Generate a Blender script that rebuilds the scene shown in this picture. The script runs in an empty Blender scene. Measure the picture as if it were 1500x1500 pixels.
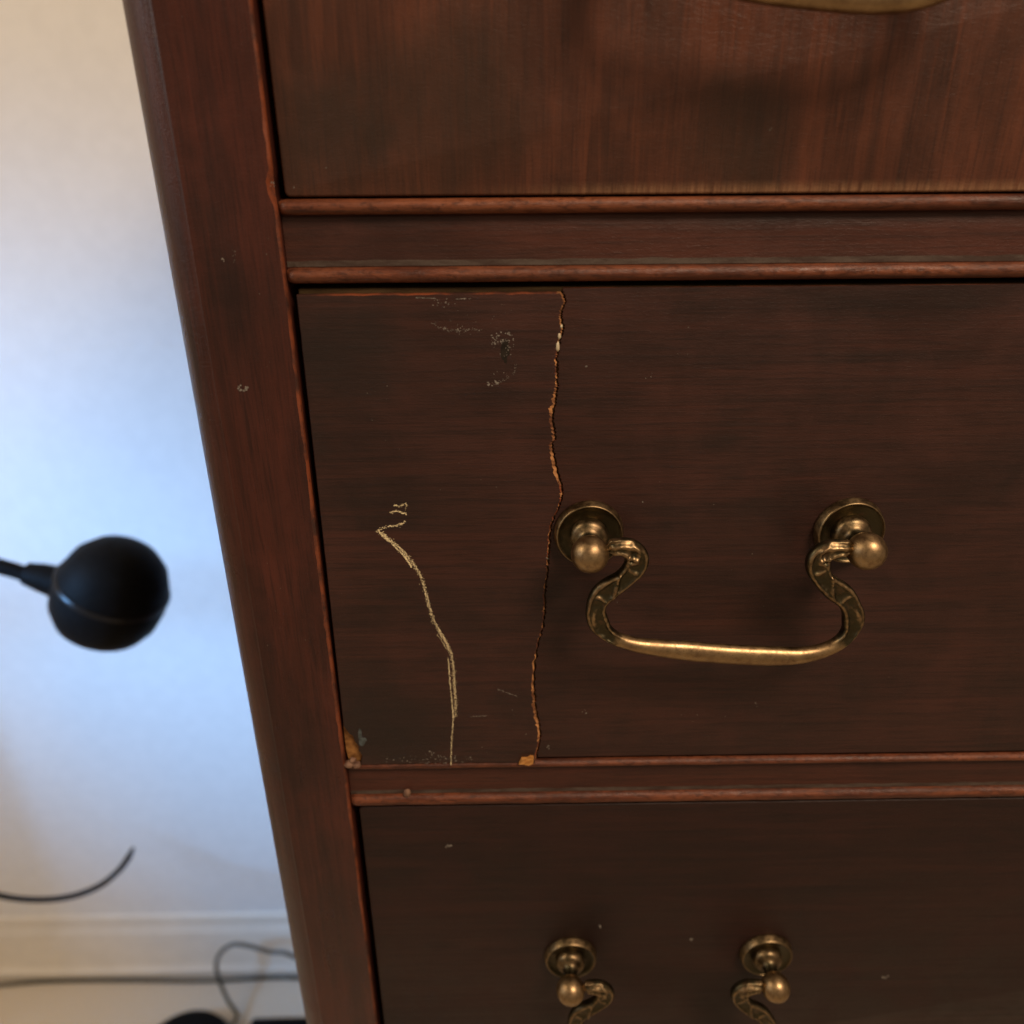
import bpy, bmesh, math, random
from mathutils import Vector, Matrix, noise
random.seed(11)
sc = bpy.context.scene
COL = sc.collection

# ------------------------------------------------------------------ camera
FPX = 1127.0                       # focal length in pixels of a 1500 px wide frame
CAM = Vector((0.0, -0.2414, 1.23))
def cam_basis(p=24.1, y=0.5, r=0.42):
    p, y, r = map(math.radians, (p, y, r))
    F = Vector((math.sin(y)*math.cos(p), math.cos(y)*math.cos(p), -math.sin(p)))
    R0 = Vector((math.cos(y), -math.sin(y), 0)); U0 = R0.cross(F)
    return F, R0*math.cos(r) - U0*math.sin(r), U0*math.cos(r) + R0*math.sin(r)
CF, CR, CU = cam_basis()
def ray(px, py): return CF + CR*((px-750)/FPX) + CU*((750-py)/FPX)
def at(px, py, Y=0.0):             # point of the vertical plane y = Y seen there
    d = ray(px, py); return CAM + d*((Y-CAM.y)/d.y)
def atz(px, py, Z=0.0):            # point of the level plane z = Z seen there
    d = ray(px, py); return CAM + d*((Z-CAM.z)/d.z)
cd = bpy.data.cameras.new('camera'); cam = bpy.data.objects.new('camera', cd); COL.objects.link(cam)
M = Matrix((CR, CU, -CF)).transposed().to_4x4(); M.translation = CAM
cam.matrix_world = M
cd.sensor_width = 36; cd.lens = FPX/1500*36; cd.clip_start = 0.01; cd.clip_end = 50
cd.dof.use_dof = True; cd.dof.focus_distance = 0.262; cd.dof.aperture_fstop = 7.6
sc.camera = cam

# ------------------------------------------------------------------ light
w = bpy.data.worlds.new('World'); sc.world = w; w.use_nodes = True
bg = w.node_tree.nodes['Background']; bg.inputs[0].default_value = (1.0, 0.76, 0.53, 1); bg.inputs[1].default_value = 0.30
def area(name, loc, aim, sx, sy, power, col, spread=180):
    l = bpy.data.lights.new(name, 'AREA'); l.shape = 'RECTANGLE'; l.size = sx; l.size_y = sy
    l.energy = power; l.color = col; l.spread = math.radians(spread)
    o = bpy.data.objects.new(name, l); COL.objects.link(o); o.location = loc
    o.rotation_euler = (Vector(aim)-Vector(loc)).to_track_quat('-Z', 'Y').to_euler(); return o
area('ceiling_lamp', (0.55, -0.70, 2.15), (0.10, 0.0, 1.05), 0.40, 0.40, 15.5, (1.0, 0.77, 0.56))
area('wall_fill', (-1.45, -0.25, 2.15), (-0.60, 0.50, 0.5), 0.40, 0.40, 6.8, (1.0, 0.77, 0.52))  # added warm fill to brighten wall and floor, not an actual lamp
area('window_light', (-1.75, -0.55, 1.55), (-0.31, 0.64, 0.62), 0.32, 0.32, 3.5, (0.19, 0.49, 1.0), 36)
area('window_sky', (-1.50, -0.38, 1.60), (-0.10, 0.0, 1.2), 0.50, 0.70, 2.3, (0.84, 0.92, 1.0))
sc.view_settings.view_transform = 'Standard'; sc.view_settings.look = 'None'
sc.view_settings.exposure = 0.0; sc.view_settings.gamma = 1.0; sc.view_settings.use_curve_mapping = False

# ------------------------------------------------------------------ materials
class NT:
    def __init__(s, name):
        s.m = bpy.data.materials.new(name); s.m.use_nodes = True; s.t = s.m.node_tree
        s.b = s.t.nodes['Principled BSDF']; s.out = s.t.nodes['Material Output']
        s.oc = s.t.nodes.new('ShaderNodeTexCoord').outputs['Object']
    def link(s, a, b): s.t.links.new(a, b)
    def put(s, sock, v):
        if isinstance(v, bpy.types.NodeSocket): s.link(v, sock)
        else: sock.default_value = v
    def mapping(s, scale, rot=(0, 0, 0), loc=(0, 0, 0), src=None):
        n = s.t.nodes.new('ShaderNodeMapping'); n.inputs['Scale'].default_value = scale
        n.inputs['Rotation'].default_value = rot; n.inputs['Location'].default_value = loc
        s.link(src or s.oc, n.inputs['Vector']); return n.outputs[0]
    def noise(s, vec, scale=1, detail=4, rough=.55, dist=0):
        n = s.t.nodes.new('ShaderNodeTexNoise'); s.link(vec, n.inputs['Vector'])
        n.inputs['Scale'].default_value = scale; n.inputs['Detail'].default_value = detail
        n.inputs['Roughness'].default_value = rough; n.inputs['Distortion'].default_value = dist
        return n.outputs[0]
    def voro(s, vec, scale=1, feat='F1'):
        n = s.t.nodes.new('ShaderNodeTexVoronoi'); n.feature = feat; s.link(vec, n.inputs['Vector'])
        n.inputs['Scale'].default_value = scale; return n.outputs['Distance']
    def ramp(s, v, a, b, lo=0.0, hi=1.0):
        n = s.t.nodes.new('ShaderNodeMapRange'); n.interpolation_type = 'SMOOTHSTEP'
        s.put(n.inputs['Value'], v)
        for k, x in zip(('From Min', 'From Max', 'To Min', 'To Max'), (a, b, lo, hi)): n.inputs[k].default_value = x
        return n.outputs[0]
    def math(s, op, a, b=0.0):
        n = s.t.nodes.new('ShaderNodeMath'); n.operation = op; s.put(n.inputs[0], a); s.put(n.inputs[1], b); return n.outputs[0]
    def mix(s, f, a, b):
        n = s.t.nodes.new('ShaderNodeMix'); n.data_type = 'RGBA'; s.put(n.inputs[0], f)
        for k, v in ((6, a), (7, b)):
            if isinstance(v, tuple) and len(v) == 3: v = v+(1,)
            s.put(n.inputs[k], v)
        return n.outputs[2]
    def sep(s, src=None):
        n = s.t.nodes.new('ShaderNodeSeparateXYZ'); s.link(src or s.oc, n.inputs[0]); return n.outputs
    def bump(s, h, strength=.3, dist=.0003, nrm=None):
        n = s.t.nodes.new('ShaderNodeBump'); s.link(h, n.inputs['Height']); n.inputs['Strength'].default_value = strength
        n.inputs['Distance'].default_value = dist
        if nrm: s.link(nrm, n.inputs['Normal'])
        return n.outputs[0]
    def attr(s, name):
        n = s.t.nodes.new('ShaderNodeAttribute'); n.attribute_name = name; return n.outputs['Fac']
    def fin(s, col=None, rough=None, nrm=None, metal=None, spec=None):
        if col is not None: s.put(s.b.inputs['Base Color'], col if not (isinstance(col, tuple) and len(col) == 3) else col+(1,))
        if rough is not None: s.put(s.b.inputs['Roughness'], rough)
        if nrm is not None: s.link(nrm, s.b.inputs['Normal'])
        if metal is not None: s.put(s.b.inputs['Metallic'], metal)
        if spec is not None: s.put(s.b.inputs['Specular IOR Level'], spec)
        return s.m

def wood(name, dark, mid, red, axis='X', rough=.42, edge=None, blot=(14, 10), seed=0.0, streak=.5, leather=.8, mott=0, lines=.6, cloud=0, spots=()):
    n = NT(name)
    def sc3(al, ac): return (al, ac, ac) if axis == 'X' else (ac, ac, al)
    L_ = (seed*2, seed*.7, seed)
    g1 = n.noise(n.mapping(sc3(9, 460), loc=L_), 1, 6, .72, .12)
    fine = n.noise(n.mapping(sc3(55, 1250), loc=L_), 1, 4, .65, .25)
    med = n.noise(n.mapping(sc3(9, 90), loc=L_), 1, 5, .62, .5)
    blo = n.noise(n.mapping(sc3(*blot), loc=(seed*3, 1, seed*2)), 1, 3, .5, .3)
    blo2 = n.noise(n.mapping((30, 30, 30), loc=(seed*5, 3, seed)), 1, 5, .65, .5)
    c = n.mix(n.ramp(blo, .28, .72), dark, mid)
    c = n.mix(n.math('MULTIPLY', n.ramp(blo2, .40, .75), .45), c, red)
    if cloud:                                  # old polish gone dull and dark in patches
        cl = n.noise(n.mapping((22, 22, 16), loc=(seed*7, 2, seed)), 1, 4, .6, .4)
        c = n.mix(n.math('MULTIPLY', n.ramp(cl, .50, .72), cloud), c, (dark[0]*.62, dark[1]*.95, dark[2]*1.0))
    c = n.mix(n.math('MULTIPLY', n.ramp(med, .42, .70), streak), c, red)
    c = n.mix(n.math('MULTIPLY', n.ramp(g1, .50, .66), lines), c, tuple(x*.50 for x in dark))
    c = n.mix(n.math('MULTIPLY', n.ramp(g1, .47, .34), lines*.7), c, tuple(x*1.15 for x in red))
    c = n.mix(n.math('MULTIPLY', n.ramp(fine, .48, .66), .40), c, tuple(x*.45 for x in dark))
    for sx, sy, sr in spots:                   # old dull stains in the polish
        p = at(sx, sy); sp = n.sep(); wob = n.noise(n.mapping((1, 1, 1), loc=L_), 45, 4, .6)
        d2 = n.math('ADD', n.math('POWER', n.math('DIVIDE', n.math('SUBTRACT', sp[0], p.x), sr), 2.0), n.math('POWER', n.math('DIVIDE', n.math('SUBTRACT', sp[2], p.z), sr), 2.0))
        c = n.mix(n.math('MULTIPLY', n.ramp(n.math('ADD', d2, n.math('MULTIPLY', wob, 1.6)), 2.0, .5), .75), c, (dark[0]*.66, dark[1]*1.0, dark[2]*1.05))
    if edge:                                   # finish rubbed through along the bottom edge, z0 = edge height
        z0, x0, wd, ecol = edge
        s = n.sep(); dz = n.math('SUBTRACT', s[2], z0)
        fr = n.noise(n.mapping((700, 700, 45)), 1, 5, .7)
        big = n.noise(n.mapping((26, 26, 2)), 1, 3, .6)
        amt = n.math('MULTIPLY', n.ramp(n.math('ADD', s[0], n.math('MULTIPLY', big, .10)), x0+.03, x0+.11, .05, 1), n.ramp(fr, .30, .68, .15, 1))
        f = n.math('SUBTRACT', 1.0, n.ramp(n.math('DIVIDE', dz, wd), .0, 1.0))
        c = n.mix(n.math('MULTIPLY', n.math('MULTIPLY', f, amt), .85), c, ecol)
    pores = n.noise(n.mapping((330, 800, 900), loc=(0, seed, 0)), 1, 3, .7, 1.6)
    dust = n.ramp(n.voro(n.mapping((1, 1, 1), loc=(seed, 0, 0)), 210), .030, .012)
    dust = n.math('MULTIPLY', dust, n.ramp(n.noise(n.mapping((1, 1, 1), loc=(3, seed, 1)), 90, 2), .56, .66))
    c = n.mix(n.math('MULTIPLY', dust, .6), c, (.36, .28, .20))
    if mott:
        mo = n.noise(n.mapping((260, 600, 600), loc=L_), 1, 5, .75, .4); c = n.mix(n.math('MULTIPLY', n.ramp(mo, .46, .64), mott), c, tuple(x*.55 for x in dark))
    h = n.math('ADD', n.math('ADD', n.math('MULTIPLY', fine, .7), n.math('MULTIPLY', g1, .6)), pores)
    r = n.ramp(n.math('ADD', blo2, n.math('MULTIPLY', g1, .5)), .5, 1.0, rough-.06, rough+.12)
    return n.fin(c, r, n.bump(h, leather, .00016), spec=.34)

MAH_D, MAH_M, MAH_R = (.0225, .0100, .0078), (.0395, .0150, .0106), (.0640, .0202, .0134)
m_top = wood('mahogany_upright_grain', (.042, .0158, .0092), (.084, .0275, .0140), (.150, .0440, .0195), 'Z', .40,
             edge=(1.23-.0074, .005, .0042, (.32, .17, .085)), blot=(7, 32), seed=1.3, streak=.45, lines=.34, spots=[(650, 150, .030), (470, 200, .022), (1080, 200, .020)])
m_mid = wood('mahogany_level_grain', MAH_D, MAH_M, MAH_R, 'X', .42, blot=(13, 22), seed=2.1, lines=.36, cloud=.55, spots=[(500, 520, .022), (560, 1060, .030)])
m_low = wood('mahogany_shaded_front', (.0125, .0044, .0033), (.0205, .0066, .0044), (.0330, .0088, .0054), 'X', .46, blot=(9, 18), seed=4.7, lines=.3, cloud=.4)  # same mahogany; the weaker light low down is put into its darker colour
m_post = wood('mahogany_post', (.027, .0098, .0078), (.055, .0152, .0100), (.098, .0235, .0140), 'Z', .31, blot=(9, 60), seed=6.2, streak=.40, lines=.30, cloud=.5)
m_rail = wood('mahogany_rail', (.034, .0120, .0084), (.050, .0165, .0102), (.082, .0225, .0125), 'X', .42, blot=(12, 24), seed=3.4, lines=.45)
m_bead = wood('mahogany_bead', (.070, .019, .0095), (.145, .040, .0170), (.240, .076, .030), 'X', .40, blot=(80, 300), seed=8.8, streak=.6, leather=1.3, mott=.75)
def raw(name, a, b, sx=90, seed=0):
    n = NT(name); v = n.noise(n.mapping((sx, 300, 300), loc=(seed, 0, 0)), 1, 5, .65); u = n.noise(n.oc, 900, 3)
    c = n.mix(n.ramp(v, .36, .66), a, b); return n.fin(c, .7, n.bump(u, .5, .0003), spec=.25)
m_raw = raw('bare_broken_wood', (.10, .034, .014), (.50, .23, .085))
m_core = raw('drawer_core_wood', (.060, .034, .014), (.15, .095, .040), 30, 2)
m_dust = raw('dusty_wood', (.045, .026, .019), (.085, .062, .048), 60, 3)
m_crumb = raw('wood_crumb', (.10, .05, .032), (.22, .125, .08), 300, 9)
m_chip = raw('fresh_chip_wood', (.36, .15, .035), (.52, .25, .07), 200, 4)
m_gold = raw('gold_wood_patch', (.17, .070, .020), (.36, .17, .050), 260, 6)
def worn_edge():
    n = NT('worn_edge'); v = n.noise(n.mapping((60, 60, 48)), 1, 5, .7); u = n.noise(n.mapping((700, 700, 240)), 1, 4, .7)
    c = n.mix(n.ramp(v, .36, .60), (.036, .012, .008), (.19, .044, .014)); c = n.mix(n.ramp(u, .55, .75), c, (.030, .012, .008))
    return n.fin(c, .5, n.bump(u, .5, .0002))
m_edge = worn_edge()
def plain(name, col, rough=.6, metal=0.0, var=.25, scale=200, spec=.5):
    n = NT(name); v = n.noise(n.oc, scale, 4); c = n.mix(n.ramp(v, .3, .7), tuple(x*(1-var) for x in col), tuple(min(1, x*(1+var)) for x in col))
    return n.fin(c, rough, n.bump(v, .15, .0003), metal, spec)
m_black = plain('black_plastic', (.005, .005, .005), .6, spec=.08)
m_trim = plain('black_trim', (.008, .008, .008), .3, spec=.4)
m_cord = plain('cord_rubber', (.045, .040, .026), .55)
m_wall = plain('wall_paint', (.82, .80, .76), .75, var=.02, scale=60, spec=.2)
m_base = plain('skirting_paint', (.80, .74, .64), .45, var=.03, scale=30, spec=.35)
m_floor = plain('floor_carpet', (.66, .58, .47), .9, var=.12, scale=420, spec=.1)
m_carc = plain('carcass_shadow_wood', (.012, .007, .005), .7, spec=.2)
m_fleck = plain('pale_scuff', (.19, .165, .14), .7, var=.35, scale=900, spec=.2)
m_crayon = plain('gold_scratch', (.86, .68, .40), .7, var=.25, scale=1500, spec=.2)
m_glue = plain('dried_glue', (.55, .46, .30), .5, var=.15, scale=600)
m_blue = plain('blue_grey_smear', (.050, .062, .064), .5, var=.5, scale=500)
m_stain = plain('dull_dark_stain', (.020, .015, .011), .6, var=.3, scale=400, spec=.12)
def brass():
    n = NT('aged_brass'); a = n.attr('wear'); v = n.noise(n.oc, 420, 5, .65); u = n.noise(n.oc, 110, 4, .6); k = n.noise(n.oc, 1600, 3, .6)
    f = n.math('ADD', a, n.math('MULTIPLY', n.math('SUBTRACT', v, .5), .9))
    f = n.ramp(f, .30, .92)
    br = n.mix(n.ramp(u, .38, .64), (.39, .265, .135), (.29, .19, .10))
    c = n.mix(f, (.072, .060, .034), br)
    c = n.mix(n.math('MULTIPLY', n.ramp(k, .56, .70), .35), c, (.060, .045, .026))
    c = n.mix(n.math('MULTIPLY', n.ramp(n.noise(n.mapping((1, 1, 1), loc=(5, 2, 1)), 260, 5, .7), .50, .68), .55), c, (.16, .095, .055))
    return n.fin(c, n.ramp(v, .3, .7, .32, .47), n.bump(n.math('ADD', v, n.math('MULTIPLY', k, .4)), .22, .00022), 1.0)
m_brass = brass()

# ------------------------------------------------------------------ object helpers
WL = {}
def link(name, me, mats, parent=None, loc=(0, 0, 0), smooth=False, angle=None):
    o = bpy.data.objects.new(name, me); COL.objects.link(o); loc = Vector(loc)
    if mats and not me.materials:
        for m in (mats if isinstance(mats, (list, tuple)) else [mats]): me.materials.append(m)
    if parent: o.parent = parent; o.location = loc - WL[parent.name]
    else: o.location = loc
    WL[o.name] = loc.copy()
    if smooth:
        for p in me.polygons: p.use_smooth = p.area < .004
    if angle is not None: me.set_sharp_from_angle(angle=math.radians(angle))
    return o
def empty(name, loc):
    o = bpy.data.objects.new(name, None); COL.objects.link(o); o.location = loc; o.empty_display_size = .05
    WL[o.name] = Vector(loc); return o
def tag(o, label=None, cat=None, group=None, kind=None):
    for k, v in (('label', label), ('category', cat), ('group', group), ('kind', kind)):
        if v: o[k] = v
    return o
def pyd(name, v, f, mi=None):
    me = bpy.data.meshes.new(name); me.from_pydata([tuple(x) for x in v], [], f); 
    if mi: 
        for p, k in zip(me.polygons, mi): p.material_index = k
    me.update(); return me
def bm_mesh(name, bm, recalc=True):
    if recalc: bmesh.ops.recalc_face_normals(bm, faces=bm.faces)
    me = bpy.data.meshes.new(name); bm.to_mesh(me); bm.free(); return me
def box(name, lo, hi, bev=.001, seg=2):
    bm = bmesh.new(); bmesh.ops.create_cube(bm, size=1)
    for v in bm.verts: v.co = Vector([(lo[i]+hi[i])/2 + v.co[i]*(hi[i]-lo[i]) for i in range(3)])
    if bev: bmesh.ops.bevel(bm, geom=bm.edges[:], offset=bev, segments=seg, affect='EDGES', profile=.5)
    return bm_mesh(name, bm)
def lathe(name, prof, seg=48, axis='Y', wear=None):
    v, f = [], []; n = len(prof)
    for i in range(seg):
        a = 2*math.pi*i/seg
        for r, h in prof:
            v.append((r*math.cos(a), h, r*math.sin(a)) if axis == 'Y' else (r*math.cos(a), r*math.sin(a), h))
    for i in range(seg):
        j = (i+1) % seg
        for k in range(n-1): f.append((i*n+k, j*n+k, j*n+k+1, i*n+k+1))
    f.append([i*n for i in range(seg)]); f.append([i*n+n-1 for i in range(seg)][::-1])
    me = pyd(name, v, f)
    bm = bmesh.new(); bm.from_mesh(me); bmesh.ops.remove_doubles(bm, verts=bm.verts, dist=1e-6); bmesh.ops.recalc_face_normals(bm, faces=bm.faces); bm.to_mesh(me); bm.free()
    return me
def catmull(pts, n):
    out = []; P = [pts[0]*2-pts[1]] + pts + [pts[-1]*2-pts[-2]]
    for i in range(1, len(P)-2):
        a, b, c, d = P[i-1:i+3]
        for k in range(n):
            t = k/n; out.append(.5*((2*b)+(c-a)*t+(2*a-5*b+4*c-d)*t*t+(3*b-a-3*c+d)*t**3))
    out.append(pts[-1].copy()); return out
def tube(name, pts, rad, seg=10):
    v, f = [], []; prev = None
    for i, p in enumerate(pts):
        t = (pts[min(i+1, len(pts)-1)]-pts[max(i-1, 0)]).normalized()
        a = prev or (Vector((0, 0, 1)) if abs(t.z) < .9 else Vector((1, 0, 0)))
        a = (a - t*a.dot(t)).normalized(); b = t.cross(a); prev = a
        r = rad(i/(len(pts)-1)) if callable(rad) else rad
        for k in range(seg):
            q = 2*math.pi*k/seg; v.append(p + a*(r*math.cos(q)) + b*(r*math.sin(q)))
    for i in range(len(pts)-1):
        for k in range(seg): f.append((i*seg+k, i*seg+(k+1) % seg, (i+1)*seg+(k+1) % seg, (i+1)*seg+k))
    f.append(list(range(seg))[::-1]); f.append([(len(pts)-1)*seg+k for k in range(seg)])
    return pyd(name, v, f)
def nz(x, y=0.0, z=0.0): return noise.noise(Vector((x, y, z)))

# ------------------------------------------------------------------ the setting
WY = .64
fl = tag(link('floor', pyd('floor', [(-4, -3, 0), (4, -3, 0), (4, WY+.02, 0), (-4, WY+.02, 0)], [(0, 1, 2, 3)]), m_floor), kind='structure')
wl = tag(link('wall', box('wall', (-4, WY, 0), (4, WY+.12, 2.6), 0), m_wall), kind='structure')
bp = [(.0005, .000), (-.020, .000), (-.022, .006), (-.021, .016), (-.015, .021), (-.0135, .024), (-.0135, .094), (-.012, .100), (-.0075, .106), (-.0065, .114), (-.008, .120), (-.006, .126), (.0005, .127)]
v = [(x, WY+y, z+.0005) for x in (-4, 4) for y, z in bp]; n = len(bp)
sk = link('baseboard', pyd('baseboard', v, [(k, k+1, n+k+1, n+k) for k in range(n-1)]), m_base, smooth=True, angle=40); tag(sk, kind='structure')

# ------------------------------------------------------------------ chest of drawers
Z = lambda d: CAM.z + d
PX0, PX1 = -.0652, -.1040            # left post: inner and outer face
DX0, DX1 = -.0630, .7330             # drawer fronts
MIR = (DX0+DX1)/2
chest = empty('chest_of_drawers', (MIR, .27, 0))
tag(chest, 'old dark mahogany chest of drawers with cracked front and brass bail pulls', 'dresser')

def post_mesh(name, z0, z1, jag=True):
    base = [(PX0, .030), (PX0, -.0006), (PX0-.0003, -.0014)]
    flat = [(-.0720, -.0019), (-.0800, -.0019), (-.0880, -.0019), (-.0914, -.0018), (-.0920, -.0014)]
    arc = [(-.0926, -.0012), (-.0942, -.0007), (-.0962, .0003), (-.0984, .0018), (-.1004, .0038), (-.1020, .0060), (-.1032, .0085), (-.1039, .0115)]
    prof = base+[None]+flat+arc+[(PX1, .015), (PX1, .060)]
    N = 420; v = []
    for j in range(N+1):
        z = z0+(z1-z0)*j/N
        wd = .00022+.0004*nz(z*40, 3)+.0005*nz(z*260, 7)+.0004*math.exp(-((z-1.08)/.07)**2)
        wd = max(.0001, wd)
        ch = .0030*math.exp(-((z-Z(-.0045))/.0028)**2)           # knocked corner beside the upper rail
        for k, q in enumerate(prof):
            if q is None: q = (PX0-.0006-wd-ch*.6, -.0019)
            x, y = q
            if k == 2: x -= ch*.55; y += ch*.25
            if k == 1: x -= ch*.25; y += ch*.5
            v.append((x, y, z))
    n = len(prof); f, mi = [], []
    for j in range(N):
        for k in range(n-1):
            f.append((j*n+k, (j+1)*n+k, (j+1)*n+k+1, j*n+k+1)); mi.append(1 if k == 2 or (k == 1) else 0)
    f.append(list(range(n))); f.append([N*n+k for k in range(n)][::-1]); mi += [0, 0]
    return pyd(name, v, f, mi)
pm = post_mesh('corner_post', .02, 1.405)
link('corner_post', pm, [m_post, m_edge], chest, smooth=True, angle=28)
pr = link('corner_post', pm, None, chest, (2*MIR, 0, 0)); pr.scale = (-1, 1, 1)
for nm, lo, hi in (('side_panel', (PX1+.002, .0602, .06), (PX1+.020, .53, 1.404)), ('side_panel', (2*MIR-PX1-.020, .0602, .06), (2*MIR-PX1-.002, .53, 1.404)),
                   ('back_panel', (PX1+.003, .5302, .06), (2*MIR-PX1-.003, .54, 1.404))):
    link(nm, box(nm, lo, hi, .0008), m_post, chest)
link('top_board', box('top_board', (PX1-.02, -.025, 1.4052), (2*MIR-PX1+.02, .55, 1.432), .006, 3), m_post, chest)
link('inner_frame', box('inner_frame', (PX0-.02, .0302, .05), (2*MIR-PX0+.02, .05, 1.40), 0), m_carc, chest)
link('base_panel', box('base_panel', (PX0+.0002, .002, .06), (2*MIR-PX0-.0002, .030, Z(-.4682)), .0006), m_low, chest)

def rail_mesh(name, ztop, zb1, zf, zbot, prot=.0032, seed=0):
    """beaded rail: bead / flat / bead, run along x"""
    xs = []; x = PX0+.0002
    while x < 2*MIR-PX0: xs.append(x); x += .0004 if x < PX0+.006 else .0016
    xs.append(2*MIR-PX0-.0002); v = []; mi = []; f = []
    NB = 12
    for x in xs:
        e = min(1.0, .30+(x-PX0)/.0042); e = math.sin(e*math.pi/2)
        w1 = .00028*nz(x*55, seed)+.00020*nz(x*260, seed+2)-.0012*max(0, nz(x*75, seed+12)-.52); w2 = .00028*nz(x*60, seed+5)+.00020*nz(x*240, seed+8)-.0012*max(0, nz(x*70, seed+17)-.50)
        row = [(.0150, ztop), (.0030, ztop)]
        def bead(a, b, wob):
            c, h = (a+b)/2, (a-b)/2; r = []
            for i in range(NB+1):
                t = math.pi*i/NB; r.append((.0012-(prot+wob)*e*math.sin(t)**.85, c+h*math.cos(t)*(.55+.45*e)))
            return r
        row += bead(ztop-.0001, zb1, w1) + [(.0017, zb1-.0003), (.0013, zb1-.0010)]
        row += [(.0012, zb1+(zf-zb1)*.4), (.0012, zf+.0019+.0005*nz(x*120, seed+3)), (.0010, zf+.0002)]
        row += bead(zf, zbot, w2) + [(.0030, zbot), (.0150, zbot)]
        v += [(x, y, z) for y, z in row]; n = len(row)
    for j in range(len(xs)-1):
        for k in range(n-1):
            f.append((j*n+k, j*n+k+1, (j+1)*n+k+1, (j+1)*n+k))
            mi.append(1 if (2 <= k < 2+NB) or (n-3-NB <= k < n-3) else (2 if k == n-5-NB else 0))
    f.append(list(range(n))[::-1]); f.append([(len(xs)-1)*n+k for k in range(n)]); mi += [0, 0]
    return pyd(name, v, f, mi)
RA = (-.0078, -.0122, -.0270, -.0316)
link('beaded_rail', rail_mesh('beaded_rail', *[Z(d) for d in RA], seed=1), [m_rail, m_bead, m_dust], chest, smooth=True, angle=50)
RB = (-.2172, -.2207, -.2350, -.2402)
r2 = link('beaded_rail', rail_mesh('beaded_rail', *[Z(d) for d in RB], prot=.0026, seed=21), [m_rail, m_bead, m_dust], chest, smooth=True, angle=50)
RC = (-.4425, -.4460, -.4600, -.4655)
link('beaded_rail', rail_mesh('beaded_rail', *[Z(d) for d in RC], prot=.0026, seed=31), [m_rail, m_bead, m_dust], chest, smooth=True, angle=50)

# drawers ----------------------------------------------------------
def front_board(name, x0, x1, z0, z1, y0=0.0, y1=.022):
    bm = bmesh.new(); bmesh.ops.create_cube(bm, size=1)
    for q in bm.verts: q.co = Vector(((x0+x1)/2+q.co.x*(x1-x0), (y0+y1)/2+q.co.y*(y1-y0), (z0+z1)/2+q.co.z*(z1-z0)))
    vert = [e for e in bm.edges if abs(e.verts[0].co.y-e.verts[1].co.y) > .01]
    bmesh.ops.bevel(bm, geom=vert, offset=.0016, segments=4, affect='EDGES', profile=.5)
    fr = [e for e in bm.edges if e.verts[0].co.y < y0+1e-5 and e.verts[1].co.y < y0+1e-5]
    bmesh.ops.bevel(bm, geom=fr, offset=.0007, segments=3, affect='EDGES', profile=.5)
    return bm_mesh(name, bm)
d_top = link('drawer', front_board('drawer_front', DX0, DX1, Z(-.0073), Z(.170)), m_top, chest, smooth=True, angle=40)
d_mid = link('drawer', box('drawer_core', (DX0+.0003, .0016, Z(-.2160)), (DX1, .022, Z(-.0333)), .0004), m_core, chest)
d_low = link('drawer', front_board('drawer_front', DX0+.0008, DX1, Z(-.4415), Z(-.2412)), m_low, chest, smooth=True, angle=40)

# broken veneer of the middle drawer
CRK = [(821, 426), (826, 441), (820, 462), (823, 480), (817, 505), (814, 530), (815, 560), (812, 585), (808, 612), (812, 640), (807, 652), (815, 690), (822, 718), (818, 740),
       (806, 768), (803, 800), (801, 830), (797, 870), (795, 910), (785, 950), (781, 1000), (784, 1040), (790, 1075), (785, 1103), (783, 1119)]
crk = catmull([at(*p) for p in CRK], 16)
jag = []
for i, p in enumerate(crk):
    s = i*.37; jag.append(Vector((p.x+.00040*nz(s, 1)+.00042*nz(s*3.1, 4)+random.uniform(-.00020, .00020), 0, p.z)))
ZT_R, ZB_R = Z(-.0335), Z(-.2157)
ZT_L, ZB_L = Z(-.0347), Z(-.2176)
YL = -.0014                                  # the left piece has lifted and slid down
def clip(pts, zt, zb):
    q = [p.copy() for p in pts if zb < p.z < zt]; return [Vector((q[0].x, 0, zt))]+q+[Vector((q[-1].x, 0, zb))]
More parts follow.
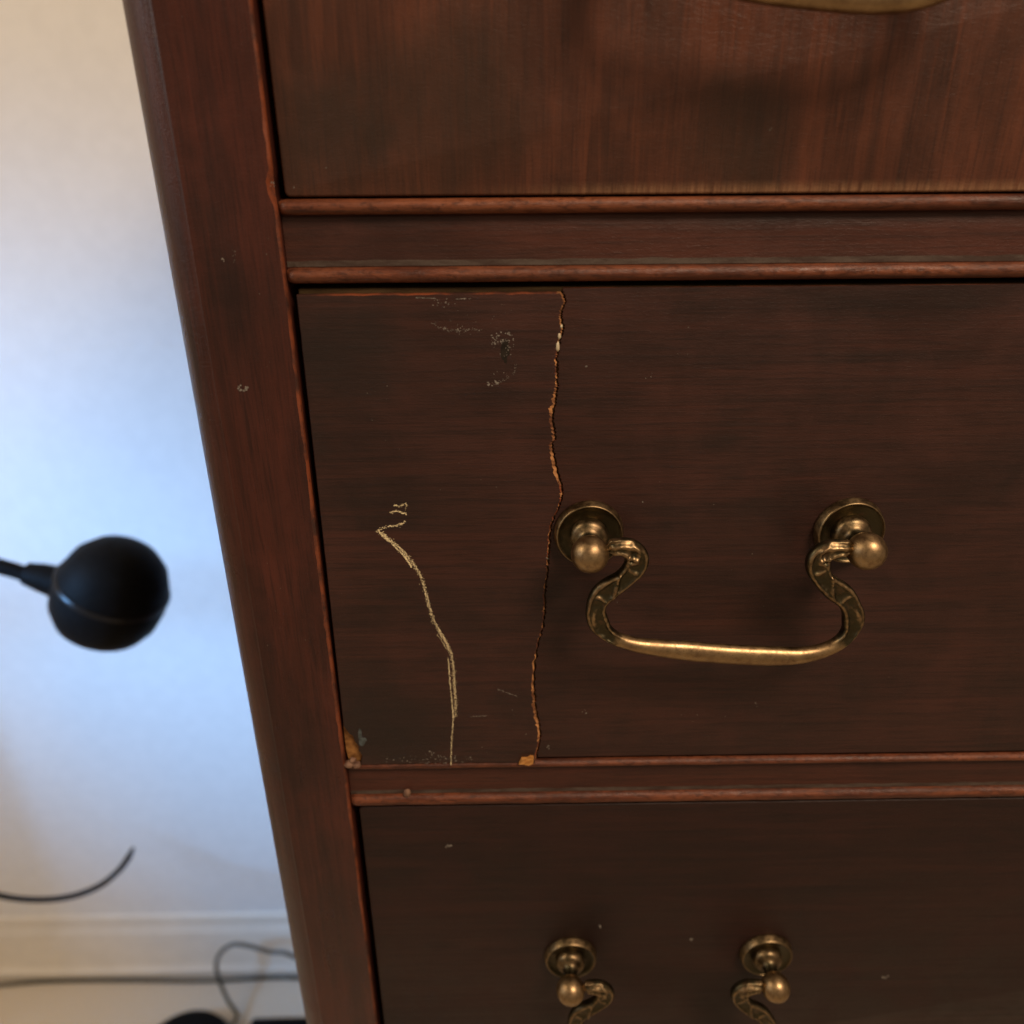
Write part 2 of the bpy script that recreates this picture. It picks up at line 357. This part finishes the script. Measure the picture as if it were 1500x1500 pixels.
def veneer_left():
    e = clip(jag, ZT_L, ZB_L); front, back = [], []
    for p in e:                              # bare lip of varying width along the break
        py = (Z(0)-p.z)
        wd = .00036+.00032*nz(p.z*260, 9)+.00022*nz(p.z*1400, 4) + .0009*math.exp(-((py-.071)/.006)**2)*(.7+nz(p.z*700, 2)) + .0006*math.exp(-((py-.090)/.008)**2) + .0004*math.exp(-((py-.19)/.02)**2)
        front.append(Vector((p.x-max(.00016, wd), YL, p.z))); back.append(Vector((p.x+.00008*nz(p.z*2000, 1), YL+.00030+.0002*nz(p.z*800, 3), p.z)))
    xl0, xl1 = -.0628, -.0642
    chunk = [at(*q) for q in ((503, 1060), (507, 1065), (512, 1072), (517, 1074), (520, 1083), (526, 1091), (526, 1097), (531, 1104), (528, 1114))]
    left = []
    for i in range(40):
        z = ZT_L+(chunk[0].z-ZT_L)*i/39; left.append(Vector((xl0+(xl1-xl0)*i/39+.00012*nz(z*200, 5), 0, z)))
    left += [Vector((p.x, 0, p.z)) for p in chunk]
    bot = [Vector((left[-1].x+(e[-1].x-.0004-left[-1].x)*i/60, 0, ZB_L+.0004*nz(i*.17, 2)+(.0004*math.sin(i/60*math.pi)))) for i in range(61)]
    left[-1].z = bot[0].z; bot[-1].z = ZB_L
    top = [Vector((e[0].x+(left[0].x-e[0].x)*i/60, 0, ZT_L+.00025*nz(i*.3, 8))) for i in range(1, 60)]
    outline = left + bot[1:-1]               # down the left side, along the bottom
    v, f, mi = [], [], []
    def add(p, y): v.append((p.x, y, p.z)); return len(v)-1
    ring = [add(p, YL+.0004) for p in outline]
    # front polygon inset a little on the outer sides, bare along the break
    fo = [add(Vector((p.x+(.00035 if i < len(left) else 0), 0, p.z+(.0004 if i >= len(left)-1 else 0))), YL) for i, p in enumerate(outline)]
    fe = [add(p, YL) for p in front[::-1]]
    be = [add(p, p.y) for p in back[::-1]]
    tp = [add(Vector((p.x, 0, p.z-.0003)), YL) for p in top]; tb = [add(p, YL+.0005) for p in top]
    poly = fo+fe+tp
    f.append(poly); mi.append(0)
    edge = ring+be+tb
    def lipmat(i):
        a = i-len(fo)
        if 0 <= a < len(fe):
            d = Z(0)-v[fe[a]][2]; return 1 if (.062 < d < .098 or .166 < d < .205 or .034 < d < .050 or nz(d*420, 6) > .08) else 3
        return 3
    for i in range(len(poly)):
        j = (i+1) % len(poly); f.append((poly[i], edge[i], edge[j], poly[j])); mi.append(2 if i < len(left) else lipmat(i))
    deep = []
    for q in edge: v.append((v[q][0], .0014, v[q][2])); deep.append(len(v)-1)
    for i in range(len(edge)):
        j = (i+1) % len(edge); f.append((edge[i], deep[i], deep[j], edge[j])); mi.append(2 if i < len(left)-9 else (1 if i < len(left) or len(fo) <= i < len(fo)+len(fe) else 3))
    f.append(deep[::-1]); mi.append(1)
    me = pyd('veneer_sheet', v, f, mi); bm = bmesh.new(); bm.from_mesh(me); bmesh.ops.recalc_face_normals(bm, faces=bm.faces)
    bmesh.ops.triangulate(bm, faces=[q for q in bm.faces if len(q.verts) > 4]); bm.to_mesh(me); bm.free(); return me
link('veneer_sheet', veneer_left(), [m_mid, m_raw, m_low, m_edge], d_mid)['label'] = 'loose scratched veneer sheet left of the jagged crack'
def veneer_right():
    e = clip(jag, ZT_R, ZB_R); v, f, mi = [], [], []
    poly = [Vector((p.x+.00080+.00030*nz(p.z*300, 3)+.00018*nz(p.z*1500, 8), 0, p.z)) for p in e] + [Vector((DX1, 0, ZB_R)), Vector((DX1, 0, ZT_R))]
    n = len(poly)
    v = [(p.x, 0, p.z) for p in poly]+[(p.x, .0015, p.z) for p in poly]
    f = [list(range(n)), list(range(n, 2*n))[::-1]]+[(i, n+i, n+(i+1) % n, (i+1) % n) for i in range(n)]; mi = [0, 0]+[1]*n
    me = pyd('veneer_sheet', v, f, mi); bm = bmesh.new(); bm.from_mesh(me); bmesh.ops.recalc_face_normals(bm, faces=bm.faces)
    bmesh.ops.triangulate(bm, faces=[q for q in bm.faces if len(q.verts) > 4]); bm.to_mesh(me); bm.free(); return me
link('veneer_sheet', veneer_right(), [m_mid, m_edge], d_mid)['label'] = 'main veneer sheet right of the crack, behind the pull'

# ------------------------------------------------------------------ bail pulls
A0, B0 = at(861, 779), at(1240, 778)
SPAN = .0905
O_MID = Vector((.0287, 0, A0.z))
def prof_pts(raw_, n=4): return [(p.x, p.y) for p in catmull([Vector((a, b, 0)) for a, b in raw_], n)]
ros = lathe('rosette', [(.0001, .0)]+[(.0119, .0), (.0122, -.0006), (.0121, -.0012), (.0119, -.0022), (.0116, -.0032), (.0114, -.0037), (.0112, -.0039), (.0110, -.0039), (.0108, -.0036), (.0104, -.0032), (.0090, -.0028), (.0070, -.0026), (.0001, -.0026)], 64)
bx = lambda a: (.0058*math.sin(a), -.0175-.0058*-math.cos(a)) 
post_prof = [(.0001, -.0015), (.0064, -.0022), (.0066, -.0030), (.0066, -.0040), (.0064, -.0050), (.0060, -.0058), (.0053, -.0064), (.0043, -.0069), (.0036, -.0075), (.0031, -.0084), (.0029, -.0094), (.0029, -.0106), (.0030, -.0115)]
for i in range(17):
    a = .50+(math.pi-.501)*i/16; post_prof.append((max(.0001, .0063*math.sin(a)), -.0170+.0063*math.cos(a)))
pst = lathe('knob_post', post_prof, 48)
def set_wear(me, fn):
    at_ = me.attributes.new('wear', 'FLOAT', 'POINT')
    for i, q in enumerate(me.vertices): at_.data[i].value = fn(q.co)
set_wear(ros, lambda c: .62 if (c.x*c.x+c.z*c.z) > .0106**2 else .26)
set_wear(pst, lambda c: .86 if c.y < -.0125 else (.58 if c.y < -.003 and c.y > -.0075 else .3))
YB = -.0172
BL = [(866, 811), (882, 806), (898, 801), (914, 801), (927, 807), (933, 818), (928, 833), (912, 849), (894, 861), (880, 873), (873, 888), (874, 905), (884, 922), (902, 935), (930, 944), (965, 949), (1005, 953), (1050, 957),
      (1100, 960), (1140, 961), (1172, 960), (1202, 954), (1228, 942), (1244, 925), (1250, 905), (1246, 888), (1236, 873), (1218, 860), (1205, 847), (1198, 832), (1199, 818), (1209, 808), (1224, 803), (1242, 803), (1258, 808), (1268, 812)]
def bail_mesh():
    raw_ = [at(x, y, YB) for x, y in BL]
    c = catmull(raw_, 14)
    for _ in range(10):                      # smooth the hand-taken centre line
        c = [c[0]]+[(c[i-1]+c[i]*2+c[i+1])/4 for i in range(1, len(c)-1)]+[c[-1]]
    L = [0.0]
    for i in range(1, len(c)): L.append(L[-1]+(c[i]-c[i-1]).length)
    T = L[-1]; K = 40; v, f, wr = [], [], []
    for i, p in enumerate(c):
        s = L[i]; u = min(s, T-s)            # distance from the nearer pivot
        t = (c[min(i+1, len(c)-1)]-c[max(i-1, 0)]).normalized(); nrm = Vector((t.z, 0, -t.x))
        def ss(a, b, x): x = max(0, min(1, (x-a)/(b-a))); return x*x*(3-2*x)
        bar = ss(.052, .060, u)
        mid = ss(.056, .085, u)
        wd = .0012+.0017*ss(.0055, .0075, u)+.0008*ss(.008, .013, u)+.0003*math.sin(u*420) if u < .05 else .0037
        wd = (1-ss(.044, .056, u))*wd + ss(.044, .056, u)*(.0024+.0013*mid)
        dp = .0021+.0004*ss(.004, .014, u)+.0004*mid
        dp = dp*(1-.45*(1-ss(.0052, .0085, u)))
        chan = .0013*ss(.012, .016, u)*(1-bar)
        leaf = (1-ss(.013, .018, u))
        for k in range(K):
            a = 2*math.pi*k/K; ca, sa = math.cos(a), math.sin(a)
            ex = .72 + .28*bar
            q = math.copysign(abs(ca)**ex, ca); y = math.copysign(abs(sa)**ex, sa)
            fr = max(0.0, sa)                 # 1 at the front
            d = 0.0; we = .28
            if fr > 0:
                m = max(0.0, 1-(abs(q)/.66)**4)
                d -= chan*m*min(1, fr*1.6)
                rim = ss(.52, .72, abs(q))*(1-ss(.80, .95, abs(q)))*(1-bar)
                we = .12+.62*rim
                if leaf > 0:                  # fluted leaf beside the pivot
                    fl_ = math.sin(q*6.5+u*260+.6)
                    d += leaf*.00060*fl_*fr; we = max(we, leaf*(.45+.55*max(0, fl_)))
                # cast leaves: slanting ridges that follow the arm, and two curled tips
                for u0, u1, q0, q1, amp in ((.0120, .0215, -.75, .55, .0010), (.0140, .0200, .6, -.1, .0008), (.0255, .0330, .70, -.45, .0011), (.0285, .0345, -.1, -.75, .0008), (.0400, .0480, .1, .45, .0007)):
                    tt = (u-u0)/(u1-u0)
                    if -.1 < tt < 1.1:
                        qq = q0+(q1-q0)*(tt*tt*(3-2*tt) if 0 < tt < 1 else (0 if tt <= 0 else 1)); win = max(0, 1-abs(2*tt-1)**3)
                        g = math.exp(-((q-qq)/.20)**2)*win; g *= 1+.5*nz(u*900, q*3, amp*1e4); d += 1.25*amp*g*fr; we = max(we, .9*g)
                for c0, amp, cv in ((.0365, .0011, .0022), (.0225, .0006, -.0018)):
                    g = math.exp(-((u-c0-cv*q*q)/.0007)**2)*max(0, 1-(q/.62)**4); d += amp*g*fr; we = max(we, .95*g)
                d += .00028*nz(u*700, q*2.5, 3)*(1-bar)*fr; we += .35*nz(u*600, q*3, 8)*(1-bar)
                we = max(we, bar*(.72+.30*fr))
                if bar < 1: we = we*(1-.0*bar)
            v.append(p + nrm*(q*wd) + Vector((0, -(y*dp+d), 0)) - O_MID); wr.append(we if fr > 0 else .25+.5*bar)
    for i in range(len(c)-1):
        for k in range(K): f.append((i*K+k, i*K+(k+1) % K, (i+1)*K+(k+1) % K, (i+1)*K+k))
    f.append(list(range(K))[::-1]); f.append([(len(c)-1)*K+k for k in range(K)])
    me = pyd('bail', v, f); bm = bmesh.new(); bm.from_mesh(me); bmesh.ops.recalc_face_normals(bm, faces=bm.faces); bm.to_mesh(me); bm.free()
    a_ = me.attributes.new('wear', 'FLOAT', 'POINT')
    for i, x in enumerate(wr): a_.data[i].value = x
    return me
bail = bail_mesh()
def pull(drawer, org, tilt=(4.2, 2.2)):
    for dx in (0, SPAN):
        link('rosette', ros, m_brass, drawer, org+Vector((dx, 0, 0)), True, 50)
        link('knob_post', pst, m_brass, drawer, org+Vector((dx, 0, 0)), True, 60).rotation_euler.z = -math.radians(tilt[1 if dx else 0])
    link('bail', bail, m_brass, drawer, org, True)
pull(d_mid, O_MID)
pull(d_low, Vector((.0276, 0, at(980, 1396).z)))
pull(d_top, Vector((.0290, 0, at(1285, 19, YB).z-at(1050, 973, YB).z+A0.z)))

# ------------------------------------------------------------------ marks on the drawers
def fleck_mesh(name, spots, y0):
    """small irregular flakes lying on the face; spots = (px, py, rx, ry, count, size in px, tilt)"""
    v, f = [], []
    for (cx, cy, rx, ry, cnt, sz, el) in spots:
        for _ in range(cnt):
            a = random.uniform(0, 6.28); r = math.sqrt(random.random())
            x, y = cx+rx*r*math.cos(a), cy+ry*r*math.sin(a); s = sz*random.uniform(.35, 1.1); b = len(v); n = 6
            for k in range(n):
                t = 2*math.pi*k/n; q = s*random.uniform(.6, 1.1)
                p = at(x+q*math.cos(t)*el, y+q*math.sin(t)/max(1, el*.7)); v.append((p.x, y0-random.uniform(0, .00002), p.z))
            f.append(tuple(range(b, b+n)))
    me = pyd(name, v, f); return me
def stroke(v, f, pts, w0, y0, dens=.8, jit=.8):
    """a broken chalky line: short skewed slivers along a path given in px"""
    c = catmull([Vector((x, y, 0)) for x, y in pts], 60)
    for i in range(len(c)-1):
        p, q = c[i], c[i+1]; L_ = (q-p).length; t = (q-p).normalized(); nn = Vector((-t.y, t.x, 0))
        m = max(1, int(L_/.16))
        for _ in range(m):
            o = p+(q-p)*random.random()+nn*(w0*random.gauss(0, .55)*jit)
            if random.random() > dens*(.25+1.1*max(0, .5+nz(o.x*.55, o.y*.55, 1)+.5*nz(o.x*.16, o.y*.16, 5))): continue
            a, b_ = random.uniform(.35, 1.0), random.uniform(.2, .5)
            k = len(v)
            for da, db in ((-a, -b_), (a, -b_*.6), (a*.8, b_), (-a*.7, b_*.8)):
                r = o+t*da*.7+Vector((1, -.35, 0))*(da*.5)+nn*db; z = at(r.x, r.y); v.append((z.x, y0-random.uniform(0, .00003), z.z))
            f.append((k, k+1, k+2, k+3))
v, f = [], []; y = YL-.00004
stroke(v, f, [(553, 774), (572, 788), (592, 806), (608, 826), (620, 850), (628, 880), (637, 908), (648, 928), (658, 946), (664, 968), (666, 1000), (668, 1030), (667, 1048)], 2.9, y, 1.35)
stroke(v, f, [(657, 960), (659, 990), (662, 1020), (664, 1050), (662, 1080), (661, 1117)], 1.2, y, .85)
stroke(v, f, [(558, 780), (575, 794), (592, 811), (604, 828)], 1.6, y, .8)
stroke(v, f, [(553, 774), (570, 769), (580, 768)], 2.0, y, .38)
stroke(v, f, [(578, 768), (590, 764), (594, 761), (586, 770)], 2.0, y, .38)
stroke(v, f, [(578, 737), (586, 739), (596, 736), (594, 745)], 2.0, y, .38)
stroke(v, f, [(572, 749), (582, 746), (590, 749), (596, 750)], 2.0, y, .38)
stroke(v, f, [(640, 926), (648, 936), (655, 950)], .7, y, .25)
link('scratch_mark', pyd('scratch_mark', v, f), m_crayon, d_mid)['label'] = 'long pale gold scratch running down the veneer'
v, f = [], []
stroke(v, f, [(720, 560), (740, 555), (752, 545), (756, 530)], 2.0, y, .10)
stroke(v, f, [(728, 1006), (745, 1012), (760, 1018)], .8, y, .35)
stroke(v, f, [(690, 1046), (712, 1045)], .7, y, .25)
stroke(v, f, [(632, 470), (645, 478), (668, 484), (690, 481), (706, 483)], 3.0, y, .16)
stroke(v, f, [(610, 435), (640, 436)], .9, y, .3)
stroke(v, f, [(668, 437), (690, 436)], .7, y, .4)
sm = pyd('s', v, f)
v, f = [], []
def patch(v, f, cx, cy, rx, ry, seed):
    k = len(v)
    for i in range(28):
        t = 2*math.pi*i/28; q = 1+.5*nz(math.cos(t)*1.7, math.sin(t)*1.7, seed)+.2*nz(math.cos(t)*6, math.sin(t)*6, seed); p = at(cx+rx*q*math.cos(t), cy+ry*q*math.sin(t)); v.append((p.x, YL-.00002, p.z))
    f.append(tuple(range(k, k+28)))
patch(v, f, 739, 512, 6, 20, 4)
link('stain', pyd('stain', v, f), m_stain, d_mid)['label'] = 'small dull dark stain near the top of the loose sheet'
m2 = fleck_mesh('s2', [(735, 492, 16, 8, 26, 1.5, 1.2), (724, 500, 4, 10, 10, 1.6, .9), (748, 505, 5, 16, 14, 1.2, .9), (738, 500, 14, 20, 22, .9, 1.1), (732, 545, 14, 10, 10, .8, 1.2), (722, 560, 9, 4, 16, 1.3, 1.3), (650, 442, 22, 7, 16, 1.0, 1.2), (690, 470, 40, 20, 14, .8, 1.0), (740, 450, 10, 10, 6, 1.0, 1.0),
    (660, 480, 25, 5, 14, 1.0, 1.3), (560, 620, 40, 60, 8, .7, 1.3), (700, 700, 60, 120, 10, .6, 1), (640, 1108, 55, 7, 60, 1.0, 1.4), (632, 1099, 5, 3, 5, 1.5, 1.2), (740, 1070, 40, 40, 6, .8, 1.2), (570, 1110, 10, 4, 5, 1.3, 1), (800, 812, 5, 5, 4, 1.2, 1.2)], YL-.00005)
bm = bmesh.new(); bm.from_mesh(sm); bm.from_mesh(m2)
link('scuff_marks', bm_mesh('scuff_marks', bm, False), m_fleck, d_mid)
link('dust_specks', fleck_mesh('dust_specks', [(858, 537, 1, 1, 1, 2.2, 1.2), (942, 735, 1, 1, 1, 1.6, .7), (904, 882, 1, 1, 1, 1.3, 1), (1000, 600, 130, 150, 8, .8, 1), (1090, 860, 120, 60, 5, .8, 1), (857, 1042, 4, 3, 4, 1.3, 1), (1108, 1030, 2, 5, 3, 1.6, .6), (803, 1095, 3, 3, 3, 1.8, 1), (1000, 1060, 150, 30, 6, .8, 1)], -.00005), m_fleck, d_mid)
link('dust_specks', fleck_mesh('dust_specks', [(656, 1239, 5, 3, 4, 2.4, 1.4), (879, 1357, 2, 3, 3, 2, .8), (1010, 1375, 5, 3, 3, 1.6, 1.3), (1298, 1431, 6, 2, 5, 1.6, 1.3), (700, 1300, 120, 80, 4, .9, 1)], -.00005), m_fleck, d_low)
link('dust_specks', fleck_mesh('dust_specks', [(478, 245, 1, 1, 1, 1.5, 1), (431, 275, 1, 1, 1, 1.4, 1), (1130, 190, 4, 3, 3, 1.3, 1), (900, 150, 250, 110, 6, .7, 1)], -.00005), m_fleck, d_top)
v, f = [], []
def blob(v, f, cx, cy, rx, ry, depth, yb, seed):
    """low lump standing on the face"""
    b = len(v); n = 14
    for ring, (s, h) in enumerate(((1, 0), (.8, .7), (.4, 1))):
        for k in range(n):
            t = 2*math.pi*k/n; q = s*(1+.28*nz(math.cos(t)*1.5, math.sin(t)*1.5, seed)); p = at(cx+rx*q*math.cos(t), cy+ry*q*math.sin(t)); v.append((p.x, yb-depth*h, p.z))
    for r in (0, 1):
        for k in range(n): f.append((b+r*n+k, b+r*n+(k+1) % n, b+(r+1)*n+(k+1) % n, b+(r+1)*n+k))
    f.append(tuple(b+2*n+k for k in range(n)))
blob(v, f, 822, 477, 2.0, 3.0, .0006, YL+.0004, 1); blob(v, f, 819, 491, 2.6, 5, .0007, YL+.0004, 2); blob(v, f, 816.5, 507, 3.0, 7.5, .0008, YL+.0004, 3)
link('glue_bead', pyd('glue_bead', v, f), m_glue, d_mid, smooth=True)
v, f = [], []; blob(v, f, 531, 1083, 5, 6, .00012, YL, 5); blob(v, f, 528, 1072, 3, 8, .0001, YL, 8); blob(v, f, 535, 1080, 3, 3, .0001, YL, 2)
link('smear', pyd('smear', v, f), m_blue, d_mid, smooth=True)['label'] = 'small blue grey smear beside the broken corner'
# bare wood where the corner of the loose sheet broke off
q = [at(*p) for p in ((502, 1060), (508, 1063), (513, 1070), (515, 1068), (520, 1080), (526, 1087), (525, 1093), (531, 1099), (529, 1106), (531, 1111), (527, 1117), (512, 1118), (507, 1100))]
v = [(p.x, .0004, p.z) for p in q]+[(p.x, .0016, p.z) for p in q]; n = len(q)
link('bare_corner', pyd('bare_corner', v, [tuple(range(n))]+[(i, n+i, n+(i+1) % n, (i+1) % n) for i in range(n)]), m_gold, d_mid)['label'] = 'golden bare wood at the broken lower corner'
# chip stuck between the loose sheet and the rail
q = [at(*p, -.0030) for p in ((764, 1113), (772, 1113), (777, 1110), (782, 1111), (781, 1119), (774, 1123), (766, 1120), (760, 1121))]
v = [(p.x, -.0030+.0004*(i % 2), p.z) for i, p in enumerate(q)]+[(p.x, -.0010, p.z) for p in q]; n = len(q)
link('wood_chip', pyd('wood_chip', v, [tuple(range(n)), tuple(range(2*n-1, n-1, -1))]+[(i, n+i, n+(i+1) % n, (i+1) % n) for i in range(n)]), m_chip, d_mid)['label'] = 'bright orange wood chip below the crack'
# crumbs on the lower rail
v, f = [], []
blob(v, f, 596, 1163, 6, 5, .0018, .0008, 3); blob(v, f, 513, 1116, 9, 4, .0024, -.0006, 6); blob(v, f, 523, 1117, 7, 4, .0022, -.0006, 2); blob(v, f, 517, 1111, 5, 4, .0016, -.0006, 9)
link('crumbs', pyd('crumbs', v, f), m_crumb, r2, smooth=True)
# nicks in the post
link('scuff_marks', fleck_mesh('scuff_marks', [(358, 566, 10, 5, 14, 2.0, 1.3), (345, 372, 3, 12, 8, 1.0, .8), (330, 380, 3, 3, 4, 1.6, 1), (400, 270, 5, 6, 5, 1.6, .7), (390, 480, 30, 200, 8, .8, 1), (420, 900, 30, 200, 6, .8, 1)], -.00196), m_fleck, chest)

for o in COL.objects:
    if o.name.split('.')[0] in ('scuff_marks', 'dust_specks', 'crumbs', 'glue_bead', 'scratch_mark', 'smear'): o['kind'] = 'stuff'
# ------------------------------------------------------------------ things beside the chest
lamp = empty('floor_lamp', (-1.02, .36, 0))
tag(lamp, 'black floor lamp with small rounded head standing near the wall', 'lamp')
hc = at(163, 869, .36)
hd = lathe('lamp_head', [(.0001, .060), (.018, .058), (.034, .050), (.046, .036), (.053, .017), (.0555, -.004), (.053, -.024), (.045, -.040), (.032, -.051), (.015, -.056), (.0001, -.057)], 48, 'Z')
h = link('lamp_head', hd, m_black, lamp, hc, True); h.rotation_euler = (0, math.radians(28), 0); h.scale = (.86, .86, .86)
neck = catmull([hc+Vector((-.045, 0, .01)), hc+Vector((-.12, 0, .035)), hc+Vector((-.25, .0, .04)), Vector((-1.0, .36, hc.z+.0)), Vector((-1.02, .36, hc.z-.12))], 10)
link('gooseneck', tube('gooseneck', neck, .007, 14), m_black, lamp, (0, 0, 0), True)
rg = link('trim_ring', lathe('trim_ring', [(.048, .0145), (.0552, .0120), (.0562, .0100), (.0560, .0080), (.048, .0060)], 56, 'Z'), m_trim, lamp, hc, True, 40); rg.rotation_euler = h.rotation_euler; rg.scale = h.scale
cl_ = hc+Vector((-.058, 0, .017)); link('neck_collar', tube('neck_collar', [hc+Vector((-.040, 0, .010)), cl_, cl_+Vector((-.012, 0, .004))], lambda t: .015-.005*t, 24), m_black, lamp, (0, 0, 0), True, 40)
link('pole', tube('pole', [Vector((-1.02, .36, .02)), Vector((-1.02, .36, hc.z-.10))], .010, 16), m_black, lamp, (0, 0, 0), True, 50)
link('base', lathe('base', [(.0001, .001), (.125, .001), (.128, .008), (.122, .018), (.020, .026), (.0001, .027)], 48, 'Z'), m_black, lamp, (-1.02, .36, 0), True, 40)

R_ = .003
p0 = atz(188, 1435, R_)
ca = [Vector((-1.4, .56, R_)), Vector((-.95, .60, R_))]+[atz(x, yy, R_) for x, yy in ((60, 1436), (188, 1436), (270, 1437), (330, 1436), (380, 1432), (432, 1427))]+[Vector((-.20, .605, R_)), Vector((.2, .59, R_))]
ca = [Vector((p.x, min(p.y, WY-.0255), p.z)) for p in ca]
tag(link('cable', tube('cable', catmull(ca, 14), R_), m_cord, smooth=True), 'straight dark cord lying along the floor below the baseboard', 'cord', 'cords on the floor')
dev = atz(290, 1476, .034); dc = Vector((dev.x, dev.y-.072, 0))
cb = [dc+Vector((.050, .035, .028)), at(347, 1490, .545), at(334, 1465, .56), at(323, 1440, .572), at(317, 1415, .58), at(323, 1396, .583), at(340, 1384, .583), at(362, 1385, .582), at(395, 1394, .58), at(432, 1402, .575), Vector((-.25, .57, .012)), Vector((-.12, .57, R_))]
tag(link('looped_cable', tube('looped_cable', catmull(cb, 14), R_), m_cord, smooth=True), 'thin dark cord looping up from the round black device', 'cord', 'cords on the floor')
t = link('round_device', lathe('round_device', [(.0001, .001), (.070, .001), (.074, .006), (.0745, .022), (.071, .030), (.062, .034), (.0001, .035)], 56, 'Z'), m_black, None, dc, True, 45)
tag(t, 'low round black device on the floor left of the chest', 'device')
e2 = atz(410, 1488, .025)
tag(link('power_brick', box('power_brick', (-.045, -.075, .0005), (.05, 0, .026), .008, 4), m_black, None, (e2.x, e2.y, 0), True), 'black power brick on the floor against the chest', 'adapter')
ct = [at(x, yy, .44) for x, yy in ((195, 1243), (187, 1258), (172, 1277), (145, 1298), (105, 1313), (55, 1318), (0, 1312), (-70, 1290), (-160, 1250))]
ct = [Vector((p.x, p.y, max(.003, p.z))) for p in ct][::-1]
tag(link('cable_end', tube('cable_end', catmull(ct, 10), lambda t: .0036*(1-.45*max(0, (t-.9)/.1))), m_black, smooth=True), 'black cable drooping before the wall below the lamp head', 'cable')
